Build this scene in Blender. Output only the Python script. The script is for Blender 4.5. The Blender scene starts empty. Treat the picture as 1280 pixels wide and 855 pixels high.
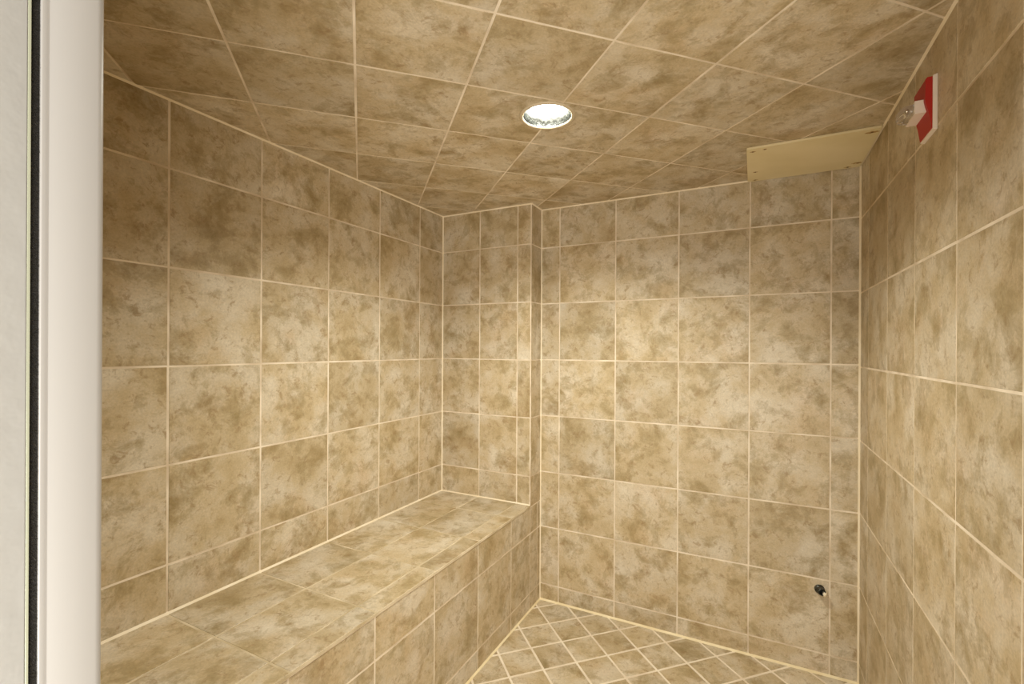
import bpy, math, random
from mathutils import Vector, Matrix
random.seed(7)
scene = bpy.context.scene
COL = scene.collection

# ------------------------------------------------------------------ camera
T = 0.308                       # tile pitch in metres
def Z(t): return (t + 4.2994) * T
F_PX = 590.77
cam_d = bpy.data.cameras.new('camera')
cam = bpy.data.objects.new('camera', cam_d); COL.objects.link(cam); scene.camera = cam
cam_d.sensor_fit = 'HORIZONTAL'; cam_d.sensor_width = 36.0
cam_d.lens = F_PX / 1280 * 36.0
cam_d.shift_y = (435.54 - 427.5) / 1280
cam_d.clip_start = 0.02
cam.location = (5.2546 * T, -7.8016 * T, Z(0.198))
_y = math.radians(-27.127); _r = math.radians(0.29)
fw = Vector((math.sin(_y), math.cos(_y), 0)); rt = Vector((math.cos(_y), -math.sin(_y), 0)); up = Vector((0, 0, 1))
rt2 = rt * math.cos(_r) + up * math.sin(_r); up2 = up * math.cos(_r) - rt * math.sin(_r)
cam.rotation_euler = Matrix((rt2, up2, -fw)).transposed().to_euler()

# ------------------------------------------------------------------ light and exposure
world = bpy.data.worlds.new('world'); scene.world = world; world.use_nodes = True
world.node_tree.nodes['Background'].inputs[0].default_value = (1.0, 0.90, 0.77, 1)
world.node_tree.nodes['Background'].inputs[1].default_value = 0.25
def area(name, loc, target, sx, sy, power, color):
    l = bpy.data.lights.new(name, 'AREA'); l.shape = 'RECTANGLE'; l.size = sx; l.size_y = sy
    l.energy = power; l.color = color
    o = bpy.data.objects.new(name, l); COL.objects.link(o); o.location = loc
    o.rotation_euler = (Vector(target) - Vector(loc)).to_track_quat('-Z', 'Y').to_euler()
    return o
area('doorway_fill', (2.05, -3.20, 0.80), (0.9, -0.9, 1.75), 1.2, 1.0, 35, (0.97, 0.93, 0.82))  # unseen fill light added outside the doorway to brighten walls and ceiling
LENS_EMIT = 4.0
LAMP_POWER = 60.0
scene.view_settings.view_transform = 'Standard'
scene.view_settings.look = 'None'
scene.view_settings.gamma = 1.0
scene.view_settings.use_curve_mapping = False
scene.view_settings.exposure = 0.72

# ------------------------------------------------------------------ room dimensions (tile units -> metres)
XR = 6.5288 * T; YB = -0.4339 * T; WB = 1.8445 * T
YF = -2.193                     # inner face of the front wall
ZC = Z(2.691); ZBN = Z(-2.497)
ROWS = [Z(v) for v in (-4.2994, -4.0077, -2.9832, -2.0, -0.9961, 0.0, 0.9996, 1.9966, 2.691)]
ROWS_R = [Z(v) for v in (-4.2994, -4.0267, -2.9919, -1.9946, -1.0192, -0.031, 0.9684, 1.9675, 2.691)]

# ------------------------------------------------------------------ materials
def mat(name, color, rough=0.5, metal=0.0, **kw):
    m = bpy.data.materials.new(name); m.use_nodes = True
    b = m.node_tree.nodes['Principled BSDF']
    b.inputs['Base Color'].default_value = (*color, 1); b.inputs['Roughness'].default_value = rough
    b.inputs['Metallic'].default_value = metal
    for k, v in kw.items(): b.inputs[k].default_value = v
    return m
def add_bump(m, scale, dist, strength=0.5, detail=4):
    nt = m.node_tree; b = nt.nodes['Principled BSDF']
    tc = nt.nodes.new('ShaderNodeTexCoord'); n = nt.nodes.new('ShaderNodeTexNoise'); bp = nt.nodes.new('ShaderNodeBump')
    n.inputs['Scale'].default_value = scale; n.inputs['Detail'].default_value = detail
    bp.inputs['Distance'].default_value = dist; bp.inputs['Strength'].default_value = strength
    nt.links.new(tc.outputs['Object'], n.inputs['Vector']); nt.links.new(n.outputs['Fac'], bp.inputs['Height'])
    nt.links.new(bp.outputs['Normal'], b.inputs['Normal'])
    return n
def mottle(m, c1, c2, scale, lo=0.35, hi=0.65):
    nt = m.node_tree; b = nt.nodes['Principled BSDF']
    tc = nt.nodes.new('ShaderNodeTexCoord'); n = nt.nodes.new('ShaderNodeTexNoise'); r = nt.nodes.new('ShaderNodeValToRGB')
    n.inputs['Scale'].default_value = scale; n.inputs['Detail'].default_value = 5
    r.color_ramp.elements[0].position = lo; r.color_ramp.elements[0].color = (*c1, 1)
    r.color_ramp.elements[1].position = hi; r.color_ramp.elements[1].color = (*c2, 1)
    nt.links.new(tc.outputs['Object'], n.inputs['Vector']); nt.links.new(n.outputs['Fac'], r.inputs['Fac'])
    nt.links.new(r.outputs['Color'], b.inputs['Base Color'])

def tile_material():
    """Glazed stone-look ceramic: cloudy beige with olive-brown patches; 'UVMap' is in metres with a
    random offset per tile, 'seed' a random number per tile."""
    m = bpy.data.materials.new('glazed_stone_tile'); m.use_nodes = True
    nt = m.node_tree; N = nt.nodes; K = nt.links; b = N['Principled BSDF']
    uv = N.new('ShaderNodeUVMap'); uv.uv_map = 'UVMap'
    sd = N.new('ShaderNodeAttribute'); sd.attribute_name = 'seed'
    cmb = N.new('ShaderNodeCombineXYZ'); sep = N.new('ShaderNodeSeparateXYZ')
    K.new(uv.outputs[0], sep.inputs[0]); K.new(sep.outputs[0], cmb.inputs[0]); K.new(sep.outputs[1], cmb.inputs[1])
    mul = N.new('ShaderNodeMath'); mul.operation = 'MULTIPLY'; mul.inputs[1].default_value = 37.0
    K.new(sd.outputs['Fac'], mul.inputs[0]); K.new(mul.outputs[0], cmb.inputs[2])
    def noise(scale, detail, rough, dist=0.0):
        n = N.new('ShaderNodeTexNoise'); n.inputs['Scale'].default_value = scale; n.inputs['Detail'].default_value = detail
        n.inputs['Roughness'].default_value = rough; n.inputs['Distortion'].default_value = dist
        K.new(cmb.outputs[0], n.inputs['Vector']); return n
    def ramp(src, stops):
        r = N.new('ShaderNodeValToRGB'); el = r.color_ramp.elements
        el[0].position, el[0].color = stops[0][0], (*stops[0][1], 1)
        el[1].position, el[1].color = stops[-1][0], (*stops[-1][1], 1)
        for p, c in stops[1:-1]:
            e = el.new(p); e.color = (*c, 1)
        K.new(src, r.inputs['Fac']); return r
    def mix(blend, fac, a, c):
        x = N.new('ShaderNodeMix'); x.data_type = 'RGBA'; x.blend_type = blend
        if isinstance(fac, float): x.inputs[0].default_value = fac
        else: K.new(fac, x.inputs[0])
        for v, i in ((a, 6), (c, 7)):
            if isinstance(v, tuple): x.inputs[i].default_value = (*v, 1)
            else: K.new(v, x.inputs[i])
        return x.outputs[2]
    base = ramp(noise(6.0, 6, 0.62, 0.15).outputs['Fac'],
                [(0.30, (0.430, 0.325, 0.180)), (0.45, (0.540, 0.432, 0.278)), (0.58, (0.610, 0.520, 0.390)), (0.72, (0.680, 0.605, 0.490))]).outputs['Color']
    # olive-brown cloud patches, ragged edges
    patch = ramp(noise(10.0, 14, 0.70, 0.3).outputs['Fac'], [(0.49, (0, 0, 0)), (0.56, (0.42, 0.42, 0.42)), (0.56, (0.36, 0.36, 0.36)), (0.69, (0.88, 0.88, 0.88))])
    c = mix('MIX', patch.outputs['Color'], base, (0.285, 0.210, 0.090))
    # small rusty veins
    vein = ramp(noise(30.0, 12, 0.74, 0.6).outputs['Fac'], [(0.54, (0, 0, 0)), (0.64, (0.62, 0.62, 0.62))])
    c = mix('MIX', vein.outputs['Color'], c, (0.300, 0.195, 0.090))
    # warm pinkish-brown clouds
    warm = ramp(noise(5.0, 8, 0.66, 0.3).outputs['Fac'], [(0.52, (0, 0, 0)), (0.66, (0.4, 0.4, 0.4))])
    c = mix('MULTIPLY', warm.outputs['Color'], c, (1.0, 0.90, 0.83))
    # pale greyish blooms
    pale = ramp(noise(9.0, 7, 0.62, 0.5).outputs['Fac'], [(0.60, (0, 0, 0)), (0.76, (0.6, 0.6, 0.6))])
    c = mix('MIX', pale.outputs['Color'], c, (0.700, 0.600, 0.450))
    # fine grain
    gr = ramp(noise(160.0, 4, 0.7).outputs['Fac'], [(0.3, (0.86, 0.86, 0.86)), (0.7, (1.10, 1.10, 1.10))])
    c = mix('MULTIPLY', 1.0, c, gr.outputs['Color'])
    # tile to tile tone
    tone = N.new('ShaderNodeMapRange'); tone.inputs[3].default_value = 0.92; tone.inputs[4].default_value = 1.07
    K.new(sd.outputs['Fac'], tone.inputs[0])
    hsv = N.new('ShaderNodeHueSaturation'); K.new(tone.outputs[0], hsv.inputs['Value']); K.new(c, hsv.inputs['Color'])
    K.new(hsv.outputs[0], b.inputs['Base Color'])
    b.inputs['Roughness'].default_value = 0.42
    b.inputs['Specular IOR Level'].default_value = 0.35
    bp = N.new('ShaderNodeBump'); bp.inputs['Distance'].default_value = 0.0012; bp.inputs['Strength'].default_value = 0.35
    K.new(noise(22.0, 6, 0.6, 0.4).outputs['Fac'], bp.inputs['Height']); K.new(bp.outputs[0], b.inputs['Normal'])
    return m
M_TILE = tile_material()
M_GROUT = mat('sanded_grout', (0.62, 0.48, 0.33), 0.85); mottle(M_GROUT, (0.62, 0.50, 0.36), (0.86, 0.75, 0.61), 9.0); add_bump(M_GROUT, 300, 0.0006)
M_CAULK = mat('cream_caulk', (0.74, 0.60, 0.40), 0.6); mottle(M_CAULK, (0.80, 0.67, 0.47), (0.90, 0.79, 0.62), 7.0)
M_CAULK_F = mat('yellowed_caulk', (0.70, 0.56, 0.33), 0.6); mottle(M_CAULK_F, (0.76, 0.62, 0.37), (0.86, 0.74, 0.50), 9.0)
M_WHITE = mat('white_powder_coat', (0.43, 0.415, 0.41), 0.32); add_bump(M_WHITE, 60, 0.0002, 0.2)
M_PAINT = mat('wall_paint', (0.75, 0.68, 0.58), 0.7); add_bump(M_PAINT, 120, 0.0004)
M_PLAST = mat('aged_cream_plastic', (0.72, 0.58, 0.33), 0.45); mottle(M_PLAST, (0.76, 0.64, 0.37), (0.84, 0.72, 0.46), 5.0)
M_RUST = mat('rusty_screw', (0.16, 0.08, 0.03), 0.6, 0.3); mottle(M_RUST, (0.10, 0.04, 0.015), (0.35, 0.19, 0.07), 150)
M_STAIN = mat('rust_stain', (0.48, 0.29, 0.08), 0.6); mottle(M_STAIN, (0.36, 0.19, 0.04), (0.60, 0.42, 0.17), 120)
M_RED = mat('red_enamel_plastic', (0.42, 0.014, 0.008), 0.5); add_bump(M_RED, 140, 0.0005, 0.4)
M_LETTER = mat('white_print', (0.85, 0.78, 0.70), 0.5)
M_DEVW = mat('white_device_plastic', (0.82, 0.70, 0.60), 0.4); add_bump(M_DEVW, 90, 0.0002, 0.2)
M_CLEAR = mat('clear_polycarbonate', (0.93, 0.90, 0.87), 0.22, 0.0, **{'Transmission Weight': 1.0, 'IOR': 1.5}); add_bump(M_CLEAR, 55, 0.0008, 0.4, 1)
M_GROUT_F = mat('pale_floor_grout', (0.8, 0.7, 0.55), 0.85); mottle(M_GROUT_F, (0.74, 0.62, 0.48), (0.88, 0.78, 0.64), 9.0); add_bump(M_GROUT_F, 300, 0.0006)
M_GROUT_B = mat('worn_bench_grout', (0.6, 0.5, 0.35), 0.85); mottle(M_GROUT_B, (0.48, 0.38, 0.23), (0.74, 0.63, 0.46), 8.0); add_bump(M_GROUT_B, 300, 0.0006)
M_CHROME = mat('chrome', (0.80, 0.78, 0.74), 0.12, 1.0); add_bump(M_CHROME, 45, 0.0006, 0.3)
M_REFL = mat('dimpled_reflector', (0.24, 0.25, 0.24), 0.24, 1.0); add_bump(M_REFL, 60, 0.002, 0.6, 1)
M_RING = mat('trim_ring_paint', (0.56, 0.46, 0.32), 0.4); add_bump(M_RING, 80, 0.0002, 0.2)
M_DARK = mat('blackened_brass', (0.030, 0.032, 0.026), 0.28, 0.6); mottle(M_DARK, (0.012, 0.013, 0.010), (0.10, 0.10, 0.085), 130)
M_BORE = mat('dark_bore', (0.01, 0.01, 0.008), 0.8); add_bump(M_BORE, 200, 0.0005)
M_PILE = mat('black_pile', (0.012, 0.010, 0.009), 0.75); add_bump(M_PILE, 900, 0.002, 0.8)
M_FIBRE = mat('black_fibre', (0.045, 0.040, 0.030), 0.38); add_bump(M_FIBRE, 500, 0.0005)
M_GLASS = mat('obscured_glass', (0.62, 0.61, 0.60), 0.30, 0.0, **{'Transmission Weight': 0.45, 'IOR': 1.5}); add_bump(M_GLASS, 38, 0.004, 0.35, 3)
M_EDGE = mat('green_glass_edge', (0.58, 0.60, 0.47), 0.2, 0.0, **{'Transmission Weight': 0.3}); add_bump(M_EDGE, 60, 0.0002, 0.2)
M_LENS = bpy.data.materials.new('glowing_lens'); M_LENS.use_nodes = True
_b = M_LENS.node_tree.nodes['Principled BSDF']
_b.inputs['Base Color'].default_value = (0.9, 0.9, 0.88, 1); _b.inputs['Emission Color'].default_value = (1.0, 0.96, 0.82, 1)
_b.inputs['Emission Strength'].default_value = LENS_EMIT; add_bump(M_LENS, 60, 0.001, 0.3)

# ------------------------------------------------------------------ mesh helpers
class MB:
    """collects faces; one mesh per build"""
    def __init__(s): s.v = []; s.f = []; s.m = []; s.uv = []; s.sd = []; s.sm = []
    def face(s, pts, m=0, uvs=None, seed=0.5, smooth=False):
        i = len(s.v); s.v += [tuple(p) for p in pts]; s.f.append(tuple(range(i, i + len(pts)))); s.m.append(m)
        s.uv.append(uvs or [(0, 0)] * len(pts)); s.sd.append(seed); s.sm.append(smooth)
    def mesh(s, vs, fs, m=0, smooth=False):
        i = len(s.v); s.v += [tuple(p) for p in vs]
        for f in fs:
            s.f.append(tuple(i + k for k in f)); s.m.append(m); s.uv.append([(0, 0)] * len(f)); s.sd.append(0.5); s.sm.append(smooth)
    def box(s, a, b, m=0):
        (x0, y0, z0), (x1, y1, z1) = a, b
        vs = [(x, y, z) for z in (z0, z1) for y in (y0, y1) for x in (x0, x1)]
        s.mesh(vs, [(0, 2, 3, 1), (4, 5, 7, 6), (0, 1, 5, 4), (2, 6, 7, 3), (0, 4, 6, 2), (1, 3, 7, 5)], m)
    def lathe(s, prof, M, n=48, m=0, smooth=True, cap0=False, cap1=False, ell=1.0):
        vs = []; fs = []
        for r, h in prof:
            for k in range(n):
                a = 2 * math.pi * k / n; vs.append(M @ Vector((r * math.cos(a), r * ell * math.sin(a), h)))
        for j in range(len(prof) - 1):
            for k in range(n):
                k2 = (k + 1) % n; fs.append((j * n + k, j * n + k2, (j + 1) * n + k2, (j + 1) * n + k))
        if cap0: fs.append(tuple(range(n))[::-1])
        if cap1: fs.append(tuple((len(prof) - 1) * n + k for k in range(n)))
        s.mesh(vs, fs, m, smooth)
    def prism(s, poly, M, h0, h1, m=0):
        n = len(poly); vs = [M @ Vector((x, y, h0)) for x, y in poly] + [M @ Vector((x, y, h1)) for x, y in poly]
        fs = [tuple(range(n))[::-1], tuple(range(n, 2 * n))] + [(k, (k + 1) % n, n + (k + 1) % n, n + k) for k in range(n)]
        s.mesh(vs, fs, m)
    def build(s, name, mats, parent=None, bevel=0.0, seg=2, fix=False):
        me = bpy.data.meshes.new(name); me.from_pydata(s.v, [], s.f)
        for m in (mats if isinstance(mats, (list, tuple)) else [mats]): me.materials.append(m)
        uvl = me.uv_layers.new(name='UVMap'); at = me.attributes.new('seed', 'FLOAT', 'FACE')
        k = 0
        for i, p in enumerate(me.polygons):
            p.material_index = s.m[i]; p.use_smooth = s.sm[i]; at.data[i].value = s.sd[i]
            for q in s.uv[i]: uvl.data[k].uv = q; k += 1
        o = bpy.data.objects.new(name, me); COL.objects.link(o)
        if parent: o.parent = parent; o.matrix_parent_inverse = parent.matrix_basis.inverted()
        if fix:
            import bmesh
            bm = bmesh.new(); bm.from_mesh(me); bmesh.ops.recalc_face_normals(bm, faces=bm.faces); bm.to_mesh(me); bm.free()
        if bevel:
            b = o.modifiers.new('bevel', 'BEVEL'); b.width = bevel; b.segments = seg; b.limit_method = 'ANGLE'; b.angle_limit = math.radians(35)
            for p in me.polygons: p.use_smooth = True
            b.harden_normals = True
        return o
def structure(o): o['kind'] = 'structure'; return o
def thing(name, loc, label, cat):
    o = bpy.data.objects.new(name, None); COL.objects.link(o); o.location = loc; o.empty_display_size = 0.05
    o['label'] = label; o['category'] = cat; return o

def clip(poly, a, b, c):        # keep a*x+b*y<=c
    out = []
    for i in range(len(poly)):
        p, q = poly[i], poly[(i + 1) % len(poly)]
        dp, dq = a * p[0] + b * p[1] - c, a * q[0] + b * q[1] - c
        if dp <= 0: out.append(p)
        if (dp < 0 < dq) or (dq < 0 < dp):
            t = dp / (dp - dq); out.append((p[0] + t * (q[0] - p[0]), p[1] + t * (q[1] - p[1])))
    return out
def clip_rect(poly, x0, y0, x1, y1):
    for a, b, c in ((-1, 0, -x0), (1, 0, x1), (0, -1, -y0), (0, 1, y1)):
        poly = clip(poly, a, b, c)
        if len(poly) < 3: return []
    return poly
def clean(poly):
    out = []
    for p in poly:
        if not out or math.dist(p, out[-1]) > 1e-5: out.append(p)
    if len(out) > 1 and math.dist(out[0], out[-1]) < 1e-5: out.pop()
    return out
def inset(poly, d):             # convex ccw polygon
    res = poly
    n = len(poly)
    for i in range(n):
        p, q = poly[i], poly[(i + 1) % n]; ex, ey = q[0] - p[0], q[1] - p[1]; L = math.hypot(ex, ey)
        if L < 1e-6: continue
        nx, ny = ey / L, -ex / L
        res = clip(res, nx, ny, nx * p[0] + ny * p[1] - d)
        if len(res) < 3: return []
    return clean(res)
def area2(p): return sum(p[i][0] * p[(i + 1) % len(p)][1] - p[(i + 1) % len(p)][0] * p[i][1] for i in range(len(p))) / 2
GROUT = 0.0062
def grid_polys(cols, rows):
    out = []
    for i in range(len(cols) - 1):
        for j in range(len(rows) - 1):
            out.append([(cols[i], rows[j]), (cols[i + 1], rows[j]), (cols[i + 1], rows[j + 1]), (cols[i], rows[j + 1])])
    return out
def diag_polys(ox, oy, ang, pitch, x0, y0, x1, y1):
    t = math.radians(ang); e1 = (math.cos(t), math.sin(t)); e2 = (-math.sin(t), math.cos(t)); out = []
    R = int(4.0 / pitch) + 3
    for a in range(-R, R):
        for b in range(-R, R):
            p = [(ox + pitch * (u * e1[0] + v * e2[0]), oy + pitch * (u * e1[1] + v * e2[1])) for u, v in ((a, b), (a + 1, b), (a + 1, b + 1), (a, b + 1))]
            out.append(p)
    return out
def tiled(mb, O, U, V, polys, rect, g=GROUT, edge=0.003, mt=0, mg=1, depth=0.04, back=True, proud=0.0008, lip=0.0009):
    """tiles of the given 2D polygons on the plane O + u*U + v*V, facing U x V, over a grout bed"""
    O, U, V = Vector(O), Vector(U), Vector(V); N = U.cross(V).normalized()
    P = lambda q, h: O + U * q[0] + V * q[1] + N * h
    x0, y0, x1, y1 = rect
    c = [(x0, y0), (x1, y0), (x1, y1), (x0, y1)]
    if back:
        vs = [P(q, -proud) for q in c] + [P(q, -depth) for q in c]
        mb.mesh(vs, [(0, 1, 2, 3), (7, 6, 5, 4), (0, 4, 5, 1), (1, 5, 6, 2), (2, 6, 7, 3), (3, 7, 4, 0)], mg)
    else:
        mb.mesh([P(q, -proud) for q in c], [(0, 1, 2, 3)], mg)
    for p in polys:
        p = inset(p, g / 2)
        if len(p) < 3: continue
        jx, jy = random.uniform(-.0006, .0006), random.uniform(-.0006, .0006)
        p = [(q[0] + jx, q[1] + jy) for q in p]
        p = clean(clip_rect(p, x0 + edge, y0 + edge, x1 - edge, y1 - edge))
        if len(p) < 3 or abs(area2(p)) < 4e-5: continue
        q = inset(p, lip)
        seed = random.random(); ou, ov = random.uniform(0, 40), random.uniform(0, 40)
        rot = random.choice((0, 1, 2, 3)); cs, sn = ((1, 0), (0, 1), (-1, 0), (0, -1))[rot]
        uvf = lambda t: ((cs * t[0] - sn * t[1]) + ou, (sn * t[0] + cs * t[1]) + ov)
        if len(q) != len(p) : q = p
        mb.face([P(t, 0) for t in q], mt, [uvf(t) for t in q], seed)
        if q is not p:
            n = len(p)
            for k in range(n):
                k2 = (k + 1) % n; quad = [p[k], p[k2], q[k2], q[k]]
                mb.face([P(p[k], -proud), P(p[k2], -proud), P(q[k2], 0), P(q[k], 0)], mt, [uvf(t) for t in quad], seed)
TG = [M_TILE, M_GROUT]

# ------------------------------------------------------------------ setting: walls, floor, ceiling
TH = 0.05
yf = YF
# left wall  (faces +x): U = -y direction reversed so that U x V = +x -> U=+y, V=+z
mb = MB(); cols = [yf] + [v * T for v in (-6.14, -5.1412, -4.1342, -3.1283, -2.1233, -1.1239)] + [YB + 0.0]
tiled(mb, (0, 0, 0), (0, 1, 0), (0, 0, 1), grid_polys(cols, [0.0, 0.29, ZBN] + ROWS[3:]), (yf, 0.0, 0.0, ZC), depth=TH)
structure(mb.build('wall_left', TG))
# back wall (faces -y): U=+x, V=+z
mb = MB(); cols = [v * T for v in (1.8445, 2.1986, 3.1939, 4.1955, 5.1929, 6.1969, 6.5288)]
tiled(mb, (0, 0, 0), (1, 0, 0), (0, 0, 1), grid_polys(cols, ROWS), (WB - 0.0, 0.0, XR, ZC), depth=TH)
structure(mb.build('wall_back', TG))
# right wall (faces -x): U=-y, V=+z
mb = MB(); cols = [0.0] + [v * T for v in (0.489, 1.43, 2.4032, 3.3837, 4.3216, 5.29, 6.27)] + [-yf]
tiled(mb, (XR, 0, 0), (0, -1, 0), (0, 0, 1), grid_polys(cols, ROWS_R), (0.0, 0.0, -yf, ZC), depth=TH)
structure(mb.build('wall_right', TG))
# boxed-out corner above the bench: front face (faces -y) and side face (faces +x)
mb = MB(); cols = [v * T for v in (0.0, 0.818, 1.5825, 1.8445)]
tiled(mb, (0, YB, 0), (1, 0, 0), (0, 0, 1), grid_polys(cols, [ZBN] + ROWS[3:]), (0.0, ZBN, WB, ZC), back=False)
rws = [r for r in ROWS]
tiled(mb, (WB, 0, 0), (0, 1, 0), (0, 0, 1), grid_polys([YB, -0.13 * T, 0.0], ROWS[:3] + [ZBN - 0.01]) + grid_polys([YB, 0.0], [ZBN - 0.01] + ROWS[3:]), (YB, 0.0, 0.0, ZC), back=False)
mb.box((0.0, YB + 0.003, 0.0), (WB - 0.004, -0.0005, ZC), 1)
structure(mb.build('wall_corner', TG))
# floor (faces +z)
mb = MB()
tiled(mb, (0, 0, 0), (1, 0, 0), (0, 1, 0), diag_polys(1.9288 * T, -0.275 * T, 45.358, 0.5035 * T, WB, yf, XR, 0),
      (WB, yf, XR, 0.0), g=0.0095, depth=0.08)
mb.box((0.0, yf, -0.08), (WB, 0.0, -0.002), 1)
structure(mb.build('floor', [M_TILE, M_GROUT_F]))
# ceiling (faces -z): U=+x, V=-y  -> U x V = -z ; mirror the grid in y
LX, LY, LR = 1.0065, -0.962, 0.0815
mb = MB()
ps = diag_polys(2.1119 * T, -4.7306 * T, 44.87, 1.0017 * T, 0, yf, XR, 0)
ps = [[(p[0], -p[1]) for p in q][::-1] for q in ps]
tiled(mb, (0, 0, ZC), (1, 0, 0), (0, -1, 0), ps, (0.0, 0.0, XR, -yf), depth=0.06)
ceil = structure(mb.build('ceiling', TG))
# cut the opening of the recessed lamp
cb = MB(); cb.lathe([(LR, -0.05), (LR, 0.12)], Matrix.Translation((LX, LY, ZC)), 64, cap0=True, cap1=True)
cutter = cb.build('cutter', M_GROUT, fix=True)
bo = ceil.modifiers.new('hole', 'BOOLEAN'); bo.operation = 'DIFFERENCE'; bo.object = cutter; bo.solver = 'EXACT'; bo.use_self = True
dg = bpy.context.evaluated_depsgraph_get(); new = bpy.data.meshes.new_from_object(ceil.evaluated_get(dg))
ceil.modifiers.clear(); ceil.data = new
bpy.data.objects.remove(cutter)
# front wall with the doorway (inner face tiled, faces +y)
DX0, DX1, DH = 1.100, XR - 0.06, 2.03
mb = MB(); th = 0.043
tiled(mb, (XR, yf, 0), (-1, 0, 0), (0, 0, 1), grid_polys([XR - DX0 + 0.03, XR - 0.75, XR - 0.44, XR - 0.13, XR], [0.0, ZBN] + ROWS[3:]), (XR - DX0 + 0.03, 0.0, XR, ZC), depth=th)
tiled(mb, (XR, yf, 0), (-1, 0, 0), (0, 0, 1), grid_polys([0.0, 0.3, 0.6, XR - DX0 + 0.03], [DH + 0.03, ZC]), (0.0, DH + 0.03, XR - DX0 + 0.03, ZC), depth=th)
mb.box((DX1 + 0.03, yf - th, 0), (XR, yf, DH + 0.03), 1)
yo = yf - th
mb.box((-1.0, yo - .012, -.05), (DX0 - .031, yo, 2.6), 2); mb.box((DX1 + .031, yo - .012, -.05), (XR + 1.2, yo, 2.6), 2)
mb.box((DX0 - .031, yo - .012, DH + .031), (DX1 + .031, yo, 2.6), 2)
structure(mb.build('wall_front', TG + [M_PAINT]))

# caulk beads along the room's edges
def bead(k, a, b, d1, d2, r=0.0062, m=M_CAULK):
    """quarter-round bead from a to b against the two planes whose inward normals are d1 and d2"""
    a, b, d1, d2 = Vector(a), Vector(b), Vector(d1), Vector(d2)
    prof = [Vector((0, 0, 0)) - d1 * .001 - d2 * .001, d1 * r - d2 * .001, d1 * r * .45 + d2 * r * .45, d2 * r - d1 * .001]
    mb = MB(); vs = [a + p for p in prof] + [b + p for p in prof]
    mb.mesh(vs, [(0, 1, 2, 3), (7, 6, 5, 4)] + [(i, (i + 1) % 4, 4 + (i + 1) % 4, 4 + i) for i in range(4)])
    structure(mb.build('trim_%d' % k, m, fix=True))
X, Y, ZZ = Vector((1, 0, 0)), Vector((0, 1, 0)), Vector((0, 0, 1))
bead(1, (0, yf, ZC), (0, YB, ZC), X, -ZZ)
bead(2, (0, YB, ZC), (WB, YB, ZC), -Y, -ZZ)
bead(3, (WB, YB, ZC), (WB, 0, ZC), X, -ZZ)
bead(4, (WB, 0, ZC), (XR, 0, ZC), -Y, -ZZ)
bead(5, (XR, 0, ZC), (XR, yf, ZC), -X, -ZZ)
bead(6, (0, YB, ZBN), (0, YB, ZC), X, -Y)
bead(7, (WB, 0, 0), (WB, 0, ZC), X, -Y, 0.0056)
bead(8, (XR, 0, 0), (XR, 0, ZC), -X, -Y, 0.0072)
bead(9, (0, yf, ZBN), (0, YB, ZBN), X, ZZ, 0.0070)
bead(10, (0, YB, ZBN), (WB, YB, ZBN), -Y, ZZ)
bead(11, (WB, 0, 0), (XR, 0, 0), -Y, ZZ, 0.0085, M_CAULK_F)
bead(12, (XR, 0, 0), (XR, yf, 0), -X, ZZ, 0.0085, M_CAULK_F)
bead(13, (WB, yf, 0), (WB, 0, 0), X, ZZ, 0.0075, M_CAULK_F)
# rounded outer edge of the boxed-out corner
mb = MB(); mb.lathe([(0.0035, ZBN), (0.0035, ZC)], Matrix.Translation((WB - 0.003, YB + 0.003, 0)), 16)
structure(mb.build('trim_14', M_GROUT))

# ------------------------------------------------------------------ bench
bench = thing('tiled_bench', (WB / 2, (yf + YB) / 2, 0), 'long beige tiled bench built along the left wall, with a pale grouted front edge', 'bench')
YE = YB
mb = MB(); cols = [0.0, 0.81 * T, 1.58 * T, WB + 0.002]
rows = [yf] + [v * T for v in (-7.14, -6.145, -5.146, -4.14, -3.13, -2.119, -1.12)] + [YE]
rows[0] = yf
rows = [r for r in rows if r >= yf]
tiled(mb, (0, 0, ZBN), (1, 0, 0), (0, 1, 0), grid_polys(cols, rows), (0.001, yf + 0.001, WB + 0.002, YE - 0.001), depth=0.010, edge=0.0025)
mb.build('seat_top', [M_TILE, M_GROUT_B], bench)
mb = MB()
cols = [yf] + [v * T for v in (-6.17, -5.168, -4.159, -3.153, -2.1454, -1.1359)] + [YE]
tiled(mb, (WB, 0, 0), (0, 1, 0), (0, 0, 1), grid_polys(cols + [-0.13 * T][:0], [0.0, ROWS[1], ROWS[2], ZBN - 0.010]), (yf + 0.001, 0.0, YE - 0.0005, ZBN - 0.0105), depth=0.02, edge=0.0008)
mb.box((0.001, yf + 0.001, 0.0), (WB - 0.021, YE - 0.001, ZBN - 0.0105), 1)
mb.build('front_face', TG, bench)

# ------------------------------------------------------------------ recessed ceiling light
lamp = thing('recessed_ceiling_light', (LX, LY, ZC), 'round lit recessed light with a shiny reflector, set in the tiled ceiling', 'ceiling light')
C0 = Matrix.Translation((LX, LY, ZC))
mb = MB(); mb.lathe([(0.0790, 0.000), (0.0800, -0.0020), (0.0835, -0.0040), (0.0890, -0.0036), (0.0925, -0.0012), (0.0925, 0.0), (0.0795, 0.0015), (0.0790, 0.0)], C0, 64)
mb.build('trim_ring', M_RING, lamp, fix=True)
mb = MB()
n = 64; prof = [(0.0800, 0.0), (0.0785, 0.010), (0.0765, 0.022), (0.0745, 0.036), (0.0735, 0.062)]
mb.lathe(prof, C0, n)
mb.lathe([(0.0808, 0.0005), (0.0808, 0.075), (0.0, 0.0755)], C0, n)
mb.build('reflector', M_REFL, lamp)
mb = MB(); mb.lathe([(0.0725, 0.060), (0.0715, 0.052), (0.064, 0.0465), (0.050, 0.042), (0.032, 0.0395), (0.014, 0.0385), (0.0005, 0.038)], C0, n, cap1=True)
mb.build('lens', M_LENS, lamp, fix=True)
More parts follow.
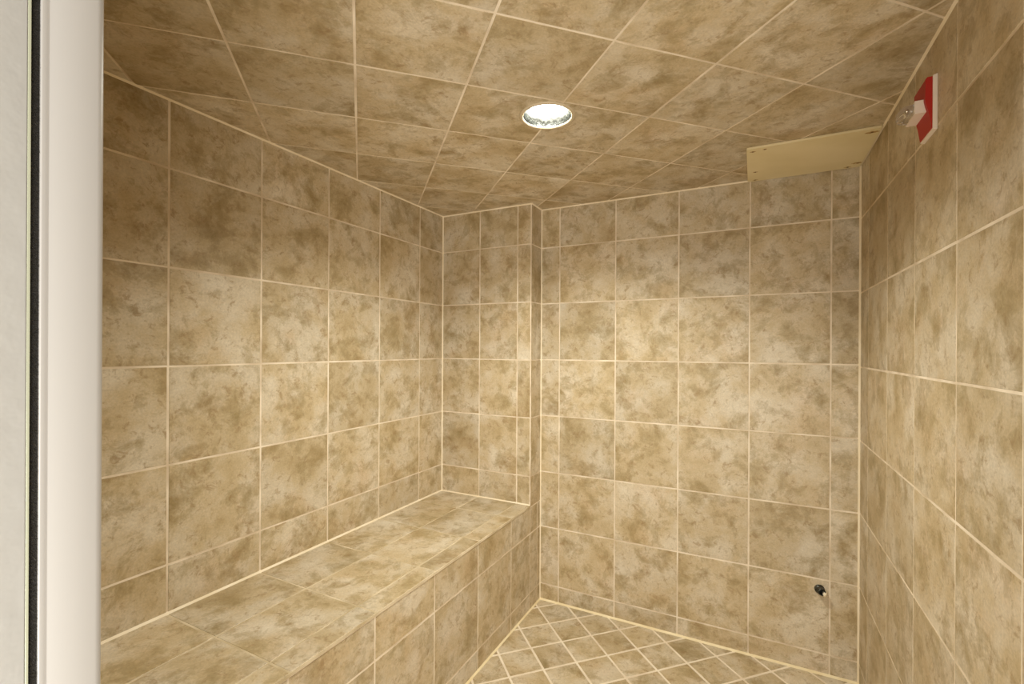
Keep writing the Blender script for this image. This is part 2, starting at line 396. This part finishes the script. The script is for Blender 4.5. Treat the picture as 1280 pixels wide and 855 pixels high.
ld = bpy.data.lights.new('lamp_light', 'SPOT'); ld.energy = LAMP_POWER; ld.color = (0.97, 0.97, 0.85); ld.shadow_soft_size = 0.03
ld.spot_size = math.radians(150); ld.spot_blend = 0.85
lo = bpy.data.objects.new('lamp_light', ld); COL.objects.link(lo); lo.location = (LX, LY, ZC + 0.026)

# ------------------------------------------------------------------ access panel on the ceiling
PX0, PX1, PY0, PY1 = 1.589, XR - 0.006, -0.398, -0.006
pan = thing('access_panel', ((PX0 + PX1) / 2, (PY0 + PY1) / 2, ZC), 'flat cream rectangular access panel screwed to the ceiling in the back right corner', 'panel')
mb = MB(); r = 0.012; poly = []
for cx, cy, a0 in ((PX1 - .003, PY1 - .003, 0), (PX0 + .02, PY1 - .02, 90), (PX0 + .008, PY0 + .008, 180), (PX1 - .006, PY0 + .006, 270)):
    rr = {0: .003, 90: .02, 180: .008, 270: .006}[a0]
    for k in range(7):
        a = math.radians(a0 + 15 * k); poly.append((cx + rr * math.cos(a), cy + rr * math.sin(a)))
mb.prism(poly, Matrix.Translation((0, 0, 0)), ZC - 0.0085, ZC - 0.0003)
mb.build('panel_board', M_PLAST, pan, bevel=0.0012, fix=True)
zs = ZC - 0.0085
for (sx, sy, st) in ((PX0 + .022, PY0 + .03, .0075), (PX0 + .062, PY0 + .024, .006), (PX0 + .03, PY1 - .125, .007), (PX0 + .03, PY1 - .02, .007), (PX1 - .024, PY0 + .03, .015), (PX1 - .016, PY1 - .055, .014), (PX1 - .045, PY1 - .018, .009)):
    Ms = Matrix.Translation((sx, sy, zs)) @ Matrix.Rotation(math.pi, 4, 'X')
    mb = MB(); mb.lathe([(0.0042, -0.001), (0.0042, 0.0008), (0.003, 0.0016), (0.0004, 0.0019)], Ms, 20, cap1=True)
    mb.box((sx - .003, sy - .0004, zs - .0021), (sx + .003, sy + .0004, zs - .0012))
    s = mb.build('screw', M_RUST, pan, fix=True)
    # rust bleed around the screw head
    mb = MB(); n = 22
    pts = [(sx + st * (1 + .35 * math.sin(3 * k + sx * 90)) * math.cos(2 * math.pi * k / n) * 1.25, sy + st * .6 * (1 + .3 * math.cos(2 * k + sy * 70)) * math.sin(2 * math.pi * k / n)) for k in range(n)]
    pts = [(min(max(x, PX0 + .003), PX1 - .003), min(max(y, PY0 + .003), PY1 - .003)) for x, y in pts]
    mb.prism(pts, Matrix.Identity(4), zs - .00035, zs + .0005)
    mb.build('rust_stain', M_STAIN, s, fix=True)

# ------------------------------------------------------------------ fire alarm strobe on the right wall
# local frame: a = along the wall (towards the back), h = up, p = out of the wall (-x)
SY0, SY1 = -0.917, -0.823
SZ0 = Z(1.9675) - 0.006; SZ1 = SZ0 + 0.128
def W(a, p, h): return Vector((XR - p, SY0 + a, SZ0 + h))
WD, HT = SY1 - SY0, SZ1 - SZ0
fire = thing('fire_alarm_strobe', W(WD / 2, 0, HT / 2), 'red and white fire alarm strobe with a clear lens, high on the right wall', 'alarm')
def yz_profile(mb, prof, a0, a1, m=0):      # prof: (p, h) outline extruded along the wall
    n = len(prof); vs = [W(a0, p, h) for p, h in prof] + [W(a1, p, h) for p, h in prof]
    mb.mesh(vs, [tuple(range(n)), tuple(range(2 * n - 1, n - 1, -1))] + [(k, n + k, n + (k + 1) % n, (k + 1) % n) for k in range(n)], m)
mb = MB(); yz_profile(mb, [(0.0, -.003), (.0095, -.001), (.0095, HT + .002), (0.0, HT + .005)], -.002, WD + .002)
mb.build('back_plate', M_DEVW, fire, bevel=0.0012, fix=True)
mb = MB(); yz_profile(mb, [(.0090, .002), (.0105, .002), (.0150, .034), (.0215, .062), (.0236, .074), (.0225, HT - .004), (.0195, HT), (.0090, HT)], 0.0, WD)
body = mb.build('alarm_body', M_RED, fire, bevel=0.0015, fix=True)
mb = MB(); yz_profile(mb, [(.008, .048), (.041, .048), (.041, .080), (.008, .080)], .012, WD - .001)
mb.build('strobe_housing', M_DEVW, fire, bevel=0.0012, fix=True)
# clear strobe lens: rounded dome
mb = MB(); NA, NB = 20, 10; vs = []; fs = []
ca, ch, ra_, rh = (.012 + WD - .001) / 2, .064, (WD - .013) / 2 - .002, .0145
for j in range(NB + 1):
    t = j / NB * math.pi / 2
    for i in range(NA):
        s_ = 2 * math.pi * i / NA; c_, d_ = math.cos(s_), math.sin(s_)
        e = 0.45; cx_ = math.copysign(abs(c_) ** e, c_); dy_ = math.copysign(abs(d_) ** e, d_)
        k = max(math.cos(t), 1e-4) ** .6
        vs.append(W(ca + ra_ * k * cx_, .0405 + .027 * math.sin(t), ch + rh * k * dy_))
for j in range(NB):
    for i in range(NA):
        i2 = (i + 1) % NA; fs.append((j * NA + i, j * NA + i2, (j + 1) * NA + i2, (j + 1) * NA + i))
fs.append(tuple(range(NA))); fs.append(tuple(NB * NA + i for i in range(NA))[::-1])
mb.mesh(vs, fs, 0, True); mb.build('strobe_lens', M_CLEAR, fire, fix=True)
# xenon tube and its holder inside the lens
mb = MB(); Mt = Matrix.Translation(W(ca, .050, ch)) @ Matrix.Rotation(math.pi / 2, 4, 'X')
mb.lathe([(0.0, -.022), (.0022, -.022), (.0022, .022), (0.0, .022)], Mt, 16)
mb.lathe([(.0034, -.024), (.0034, -.019)], Mt, 16, cap0=True, cap1=True); mb.lathe([(.0034, .019), (.0034, .024)], Mt, 16, cap0=True, cap1=True)
mb.build('flash_tube', M_CHROME, fire, fix=True)

# ------------------------------------------------------------------ pipe stub low on the back wall
VX, VZ = 1.872, 0.362
valve = thing('steam_pipe_stub', (VX, 0, VZ), 'small dark metal pipe stub poking out low on the back wall, near the right corner', 'pipe')
Mv = Matrix.Translation((VX, 0.0, VZ)) @ Matrix.Rotation(math.pi / 2, 4, 'X') @ Matrix.Rotation(math.radians(12), 4, 'Y')
mb = MB(); mb.lathe([(.0185, -.010), (.0195, .002), (.0190, .004), (.0165, .0055), (.0165, .009)] + [(.0150 + .0009 * (k % 2), .009 + .0022 * k) for k in range(9)] + [(.0135, .031), (.0105, .029), (.0100, .012)], Mv, 32)
mb.build('pipe', M_DARK, valve, fix=False)
mb = MB(); mb.lathe([(.0102, .010), (.0102, .0128), (.006, .0130)], Mv, 24, cap0=True, cap1=True)
mb.build('bore', M_BORE, valve, fix=True)
mb = MB(); n = 9; Mc = Matrix.Translation((VX + .017, -.014, VZ - .009)) @ Matrix.Rotation(math.pi / 2, 4, 'X') @ Matrix.Rotation(math.radians(-20), 4, 'Z')
mb.lathe([(.0075, -.016), (.0082, -.002), (.0078, .010), (.0055, .015), (.0003, .0165)], Mc, 20, cap0=True, cap1=True, ell=1.35)
mb.build('sealant_blob', M_CAULK, valve, fix=True)

# ------------------------------------------------------------------ doorway frame and the open glass door beside the camera
def frame_profile(prof, z0, z1):        # plan outline (x,y)
    mb = MB(); mb.prism(prof, Matrix.Identity(4), z0, z1); return mb
door = bpy.data.objects.new('door_1', None); COL.objects.link(door); door.location = (DX0, -2.24, 0); structure(door)
yA, yB_ = -2.2356, YF
prof = [(DX0 - .030, yA), (DX0 - .0005, yA), (DX0, yA + .0006), (DX0, -2.2318), (DX0 - .0006, -2.2305), (DX0 - .0006, -2.2298), (DX0 + .0002, -2.2278),
        (DX0 + .0002, -2.1985), (DX0 - .0012, -2.1945), (DX0 - .0035, YF + .0005), (DX0 - .030, YF + .0005)]
mb = frame_profile(prof, 0.0, DH + .03)
mb.build('frame', M_WHITE, door, bevel=0.0004, fix=True)
mb = MB(); mb.box((DX1, yA, 0), (DX1 + .03, YF + .0005, DH + .03)); mb.box((DX0 - .0015, yA, DH), (DX1, YF + .0005, DH + .03))
mb.build('frame', M_WHITE, door, bevel=0.001, fix=True)
# glass leaf, swung fully open towards the outside
LE = -2.2413
leaf_x = DX0 + .0005
mb = MB(); mb.box((leaf_x - .008, LE - .72, .012), (leaf_x, LE - .0022, DH - .006))
mb.build('glass_pane', M_GLASS, door, bevel=0.0008, fix=True)
mb = MB(); mb.box((leaf_x - .0075, LE - .0022, .012), (leaf_x - .0002, LE, DH - .006))
mb.build('glass_edge', M_EDGE, door, bevel=0.0005, fix=True)
# brush seal: backing strip and thousands of short fibres
mb = MB(); mb.box((DX0 - .012, LE, .01), (DX0 - .0022, yA, DH))
seal = mb.build('brush_seal', M_PILE, door)
mb = MB(); cz = cam.location.z
for k in range(5200):
    z = cz + random.uniform(-.42, .42); y = random.uniform(LE + .0003, yA - .0003); x = DX0 - .0024
    dz = random.uniform(-.0022, .0006); dy = random.uniform(-.0012, .0012); L = random.uniform(.0012, .0028); w = random.uniform(.00010, .00020)
    mb.mesh([(x, y - w, z), (x, y + w, z), (x, y, z + w * 1.6), (x + L, y + dy, z + dz)], [(0, 1, 3), (1, 2, 3), (2, 0, 3)])
fib = mb.build('bristles', M_FIBRE, seal); fib['kind'] = 'stuff'
